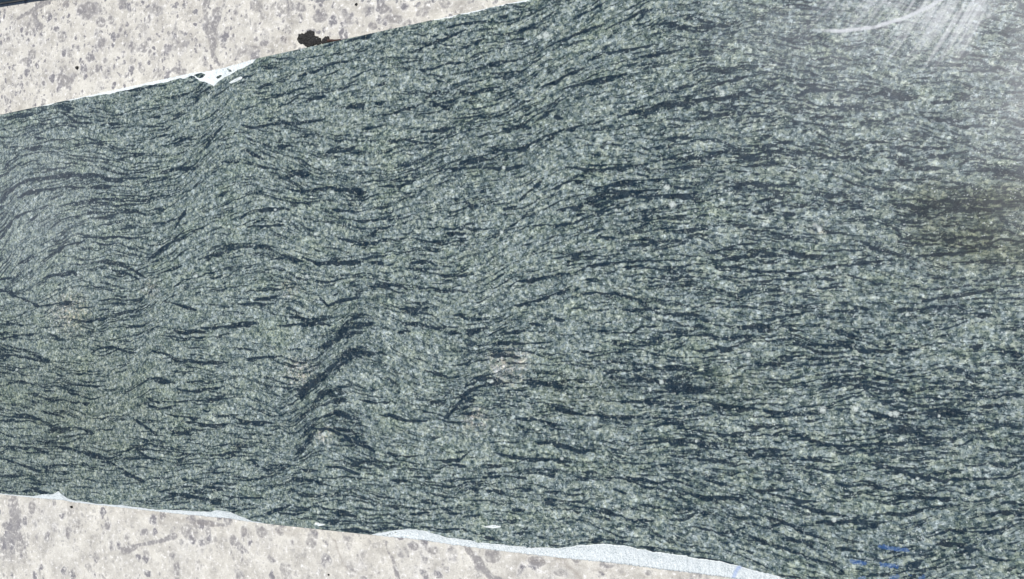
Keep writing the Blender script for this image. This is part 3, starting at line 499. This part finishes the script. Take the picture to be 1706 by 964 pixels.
# columns: about 1.5 photograph pixels apart inside the frame, coarser outside
pxs = np.concatenate([np.linspace(-560, -40, 60), np.arange(-38, 1750, 1.4), np.linspace(1756, 1960, 40)])
X = at(pxs, np.full(len(pxs), 600.0))[:, 0]
jag = np.interp(X, X[::9], rng.normal(0, .0005, len(X[::9]))) + np.interp(X, X[::3], rng.normal(0, .00022, len(X[::3]))) + rng.normal(0, .00012, len(X))
def outer(X_, e): return np.interp(X_, e[:, 0], e[:, 1])
def inner(X_, e, chips, jg):
    y = outer(X_, e); 
    for c in chips:
        m_ = (X_ >= c[0, 0]) & (X_ <= c[-1, 0])
        y = np.where(m_, np.interp(X_, c[:, 0], c[:, 1]) + jg, y)
    return y
yt = np.minimum(inner(X, oT, [cT1, cT2], jag*1.7), outer(X, oT)); yb = np.maximum(inner(X, oB, [cB1, cB2], -jag), outer(X, oB))
NY = 640
s = np.linspace(0, 1, NY)[:, None]
P = np.zeros((NY, len(X), 3)); P[..., 0] = X[None]; P[..., 1] = yb[None]*(1-s) + yt[None]*s; P[..., 2] = T
# spall pits in the polished face
SCARS = [[(804,877.6),(812,876.2),(820,874.6),(829,875.6),(835.5,878),(822,880.2),(811,879)], [(524,869.8),(531,871.6),(542,874.2),(536,875.4),(530,876.8),(526,873)], [(380.5,137.4),(390,131.2),(401,126.6),(403.5,130),(392,135.8),(384,138.8)]]
def inside(poly, x, y):
    r_ = np.zeros(np.shape(x), bool); n_ = len(poly)
    for i in range(n_):
        (x0, y0), (x1, y1) = poly[i], poly[(i+1) % n_]
        c = ((y0 > y) != (y1 > y)) & (x < (x1-x0)*(y-y0)/(y1-y0+1e-12)+x0); r_ ^= c
    return r_
for sc in SCARS:
    w_ = wl(sc); near = inside(w_, P[..., 0], P[..., 1]); P[..., 2] = np.where(near, T-.003, P[..., 2])
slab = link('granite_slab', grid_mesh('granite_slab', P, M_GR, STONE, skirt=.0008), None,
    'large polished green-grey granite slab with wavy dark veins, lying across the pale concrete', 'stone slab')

# ---- broken rim: rough pale fracture from the polished face down to the outer edge
def chip(e, c, jg, lo, label, top):
    m_ = (X >= c[0, 0]) & (X <= c[-1, 0]); xx_ = X[m_]; a = (yt if top else yb)[m_]; b_ = outer(xx_, e)
    n_ = 12; q = np.zeros((n_, len(xx_), 3)); t_ = np.linspace(0, 1, n_)[:, None]
    wd = np.abs(a-b_)[None]
    q[..., 0] = xx_[None]; q[..., 1] = a[None]*(1-t_) + (b_[None] + (-1 if not top else 1)*.0012*rng.random(len(xx_))[None]*np.clip(wd/.006, 0, 1))*t_
    drop = np.clip(wd*lo, .0006, T*.75)
    q[..., 2] = T - .0002 - drop*t_**.8 + rng.normal(0, .00035, q.shape[:2])*np.clip(wd/.01, .1, 1)*(t_ > 0)
    if not top: q = q[::-1]
    pl = q if not top else q
    me = grid_mesh('edge_chip', pl, M_BR, [('blue', BLUE)], skirt=.0009)
    return link('edge_chip', me, slab, label)
chip(oT, cT1, jag, .45, 'white triangular break with a long thin tail in the upper rim', True)
chip(oT, cT2, jag, .8, 'hairline white fray along the upper rim', True)
chip(oB, cB1, jag, .5, 'narrow ragged white break along the lower left rim', False)
chip(oB, cB2, jag, .38, 'long broad white break along the lower rim', False)
def patch(poly, z, amp, dome, n_=26, material=None, attrs=(), name='chip_scar', label=None, parent=None, floor=None):
    """closed little solid over a polygon: a fan of rings, domed or dished"""
    w_ = poly if isinstance(poly, np.ndarray) else wl(poly)
    d = np.r_[0, np.cumsum(np.hypot(*np.diff(np.vstack([w_, w_[:1]]), axis=0).T))]
    tt_ = np.linspace(0, d[-1], n_*4, endpoint=False); ww = np.vstack([w_, w_[:1]])
    ring = np.stack([np.interp(tt_, d, ww[:, 0]), np.interp(tt_, d, ww[:, 1])], -1); ring += rng.normal(0, amp*.25, ring.shape)
    cen = ring.mean(0); rows = 8; g_ = np.zeros((rows, len(ring)+1, 3))
    for r_ in range(rows):
        k_ = 1 - r_/(rows-.9); p = cen + (ring-cen)*k_
        g_[r_, :-1, :2] = p; g_[r_, :-1, 2] = z + dome*(1-k_**2)**.6 + rng.normal(0, amp*.4, len(ring))*(0 < r_)
    g_[:, -1] = g_[:, 0]
    area = .5*np.sum(ring[:, 0]*np.roll(ring[:, 1], -1)-np.roll(ring[:, 0], -1)*ring[:, 1])
    if area < 0: g_ = g_[:, ::-1]
    me = grid_mesh(name, g_, material, attrs, skirt=floor)
    return link(name, me, parent, label)
patch(SCARS[0], T-.0006, .0003, -.0004, material=M_BR, label='white leaf-shaped spall near the lower rim', parent=slab, floor=T-.0028)
patch(SCARS[1], T-.0006, .0003, -.0004, material=M_BR, label='small white spall near the lower rim', parent=slab, floor=T-.0028)
patch(SCARS[2], T-.0006, .0003, -.0004, material=M_BR, label='white sliver-shaped spall beside the upper break', parent=slab, floor=T-.0028)
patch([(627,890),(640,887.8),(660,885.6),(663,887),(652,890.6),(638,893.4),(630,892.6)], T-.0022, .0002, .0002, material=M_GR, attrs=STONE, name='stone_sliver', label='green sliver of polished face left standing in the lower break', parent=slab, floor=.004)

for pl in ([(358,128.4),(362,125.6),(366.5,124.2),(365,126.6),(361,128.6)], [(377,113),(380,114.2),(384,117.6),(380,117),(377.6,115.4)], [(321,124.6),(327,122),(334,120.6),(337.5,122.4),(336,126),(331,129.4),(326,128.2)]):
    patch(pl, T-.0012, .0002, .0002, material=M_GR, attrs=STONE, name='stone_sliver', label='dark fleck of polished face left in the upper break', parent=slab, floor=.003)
# ---- concrete ground
gp = np.concatenate([np.linspace(-1500, -60, 40), np.arange(-56, 1380, 1.7), np.linspace(1400, 2500, 24)])
gX = np.sort(at(np.clip(gp, -1500, 2500), np.full(len(gp), 600.), 0.)[:, 0])
yhi = at(np.array([0.]), np.array([-30.]), 0.)[0, 1]; ylo = at(np.array([700.]), np.array([990.]), 0.)[0, 1]
gY = np.concatenate([np.linspace(ylo-.8, ylo-.01, 14), np.linspace(ylo, -SLAB_W/2+.012, 150), np.linspace(-SLAB_W/2+.02, SLAB_W/2-.02, 10), np.linspace(SLAB_W/2-.012, yhi, 210), np.linspace(yhi+.01, yhi+.8, 14)])
G = np.zeros((len(gY), len(gX), 3)); G[..., 0] = gX[None]; G[..., 1] = gY[:, None]
gpx, gpy = to_px(G); G[..., 2] = np.clip(-.0006*sample(GREY, gpx, gpy) + .0002*sample(gw1, gpx, gpy), -.002, .0006)
under = (np.abs(G[..., 1]) < SLAB_W/2 - .004); G[..., 2] = np.where(under, -.0004, G[..., 2])
link('ground', grid_mesh('ground', G, M_CO, [('grey', GREY), ('ring', RING), ('brown', BROWN), ('pale', PALE), ('speck', DSPK)], smooth=True), kind='structure')

# ---- second slab whose edge just shows in the upper left corner
e0, e1 = at(np.array([-300., 330.]), np.array([56., -45.]), .0008)[:, :2]
dv = (e1-e0)/np.linalg.norm(e1-e0); nv = np.array([-dv[1], dv[0]])
U, V2 = np.linspace(-.3, np.linalg.norm(e1-e0)+.2, 60), np.linspace(0, .35, 20)
Q = np.zeros((20, 60, 3)); Q[..., :2] = e0 + U[None, :, None]*dv + V2[:, None, None]*nv; Q[..., 2] = T
def dark_slab():
    m_, n_, l_, b = mat('dark_polished_stone'); g = NG(m_); pos = g.add('ShaderNodeTexCoord').outputs['Object']
    l_.new(g.ramp(g.noise(g.scale(pos, (1, 5, 1)), 60, 4, .65), [(.3, (.010, .020, .030)), (.6, (.035, .058, .072)), (.8, (.09, .12, .13))]), b.inputs['Base Color'])
    b.inputs['Roughness'].default_value = .15; return m_
link('dark_stone_slab', grid_mesh('dark_stone_slab', Q, dark_slab(), skirt=.0008), None,
    'dark blue-grey stone edge just showing in the top left corner beyond the concrete', 'stone slab')

# ---- black crusty clump with its stub of twig, on the concrete against the slab's upper edge
def z4(pts): return at(np.array([460+x/11.37 for x, y in pts]), np.array([30+y/11.37 for x, y in pts]), .002)[:, :2]
C1 = z4([(385,395),(430,300),(500,268),(532,292),(600,232),(650,212),(712,242),(742,330),(792,328),(842,378),(856,480),(800,512),(735,505),(670,548),(570,545),(515,500),(425,472)])
C2 = z4([(846,480),(862,410),(918,345),(1000,332),(1022,400),(1040,432),(1020,470),(905,502)])
def crust(poly, name, hmax, parent=None, label=None, cat=None):
    lo, hi = poly.min(0), poly.max(0); n_ = 70; gx_ = np.linspace(lo[0], hi[0], n_); gy_ = np.linspace(lo[1], hi[1], n_)
    XX, YY = np.meshgrid(gx_, gy_); dmin = np.full(XX.shape, 9.)
    for i in range(len(poly)):
        a, b_ = poly[i], poly[(i+1) % len(poly)]; ab = b_-a
        t_ = np.clip(((XX-a[0])*ab[0]+(YY-a[1])*ab[1])/ab.dot(ab), 0, 1); dmin = np.minimum(dmin, np.hypot(XX-a[0]-t_*ab[0], YY-a[1]-t_*ab[1]))
    ins = inside(poly, XX, YY); wob = rng.normal(0, .0008, XX.shape)
    cid = np.zeros_like(XX)
    for _ in range(46):
        k_ = rng.integers(len(poly)); q_ = rng.random(); c_ = poly[k_]*(1-q_) + poly[(k_+1) % len(poly)]*q_; cid = np.maximum(cid, np.hypot(XX-c_[0], YY-c_[1]) < rng.uniform(.0005, .0016))
    ins &= (dmin + wob*.6 > .0001) & (cid < .5)
    bump_ = np.zeros_like(XX)
    for _ in range(420):                       # granules
        cx, cy = rng.uniform(lo, hi); r_ = rng.uniform(.0007, .0017); bump_ = np.maximum(bump_, np.sqrt(np.clip(1-((XX-cx)**2+(YY-cy)**2)/r_**2, 0, 1))*r_*.8)
    Z = np.where(ins, np.minimum(.0016 + .25*dmin, hmax) + bump_, 0)
    vid = -np.ones(XX.shape, int); verts, faces = [], []
    cells = ins[:-1, :-1] & ins[1:, :-1] & ins[:-1, 1:] & ins[1:, 1:]
    def v(i, j):
        if vid[i, j] < 0: vid[i, j] = len(verts); verts.append((XX[i, j], YY[i, j], Z[i, j]))
        return int(vid[i, j])
    for i, j in zip(*np.nonzero(cells)): faces.append((v(i, j), v(i, j+1), v(i+1, j+1), v(i+1, j)))
    cnt = {}
    for f in faces:
        for a, b_ in zip(f, f[1:]+f[:1]): cnt[(a, b_)] = 1
    for (a, b_) in list(cnt):
        if (b_, a) not in cnt:
            k_ = len(verts); verts += [(*verts[a][:2], 0.), (*verts[b_][:2], 0.)]; faces.append((b_, a, k_, k_+1))
    me = bpy.data.meshes.new(name); me.from_pydata(verts, [], faces); me.update(); me.materials.append(M_TAR)
    return link(name, me, parent, label, cat)
clump = bpy.data.objects.new('crust_clump', None); COL.objects.link(clump)
clump.location = (*C1.mean(0), 0); clump['label'] = 'black crumbly crust clump with a short twig, on concrete touching the upper slab edge'; clump['category'] = 'debris'
bpy.context.view_layer.update(); inv = clump.matrix_world.inverted()
for poly, h_, nm in ((C1, .0045, 'crust'), (C2, .004, 'crust')):
    o = crust(poly, nm, h_, clump); o.matrix_parent_inverse = inv
def tube(p0, p1, r0, r1, name, material, parent, n_=8, seg=7):
    p0, p1 = np.array(p0), np.array(p1); verts, faces = [], []
    dr = (p1-p0)/np.linalg.norm(p1-p0); sd_ = np.cross(dr, [0, 0, 1.]); sd_ /= np.linalg.norm(sd_); up = np.cross(sd_, dr)
    for i in range(seg+1):
        t_ = i/seg; c = p0+(p1-p0)*t_ + sd_*random.uniform(-.0004, .0004); r_ = (r0+(r1-r0)*t_)*random.uniform(.85, 1.15)
        for k_ in range(n_): a = 2*math.pi*k_/n_; verts.append(tuple(c + r_*(math.cos(a)*sd_+math.sin(a)*up)))
    for i in range(seg):
        for k_ in range(n_): faces.append((i*n_+k_, i*n_+(k_+1) % n_, (i+1)*n_+(k_+1) % n_, (i+1)*n_+k_))
    faces += [tuple(range(n_))[::-1], tuple(range(seg*n_, seg*n_+n_))]
    me = bpy.data.meshes.new(name); me.from_pydata(verts, [], faces); me.update(); me.materials.append(material)
    o = link(name, me, parent); return o
tw = z4([(1000,440),(1250,424)])
o = tube((*tw[0], .0045), (*tw[1], .0055), .0024, .0011, 'twig', M_TWIG, clump); o.matrix_parent_inverse = inv

# ---- dark crumbs lying on the concrete
def crumb(px, py, r_, label):
    c = at(np.array([px]), np.array([py]), 0.)[0]; n_ = 12; verts, faces = [], []
    for i in range(6):
        ph = math.pi*(i+.5)/6 - math.pi/2
        for k_ in range(n_):
            a = 2*math.pi*k_/n_; q = r_*random.uniform(.7, 1.2); verts.append((math.cos(ph)*math.cos(a)*q, math.cos(ph)*math.sin(a)*q*.8, r_*.5 + math.sin(ph)*q*.5))
    for i in range(5):
        for k_ in range(n_): faces.append((i*n_+k_, i*n_+(k_+1) % n_, (i+1)*n_+(k_+1) % n_, (i+1)*n_+k_))
    faces += [tuple(range(n_))[::-1], tuple(range(5*n_, 6*n_))]
    me = bpy.data.meshes.new('dark_crumb'); me.from_pydata(verts, [], faces); me.update(); me.materials.append(M_TAR)
    o = link('dark_crumb', me, None, label, 'debris', group='dark crumbs on the concrete'); o.location = (c[0], c[1], -.0002)
crumb(120, 844, .0032, 'tiny black crumb on concrete just below the lower left slab edge')
crumb(129.5, 113, .0038, 'tiny black crumb on concrete above the slab, left of the upper break')
crumb(594, 7, .0024, 'tiny black crumb on concrete near the top frame, right of the black clump')
crumb(548, 957, .0018, 'tiny black crumb on concrete near the bottom frame')
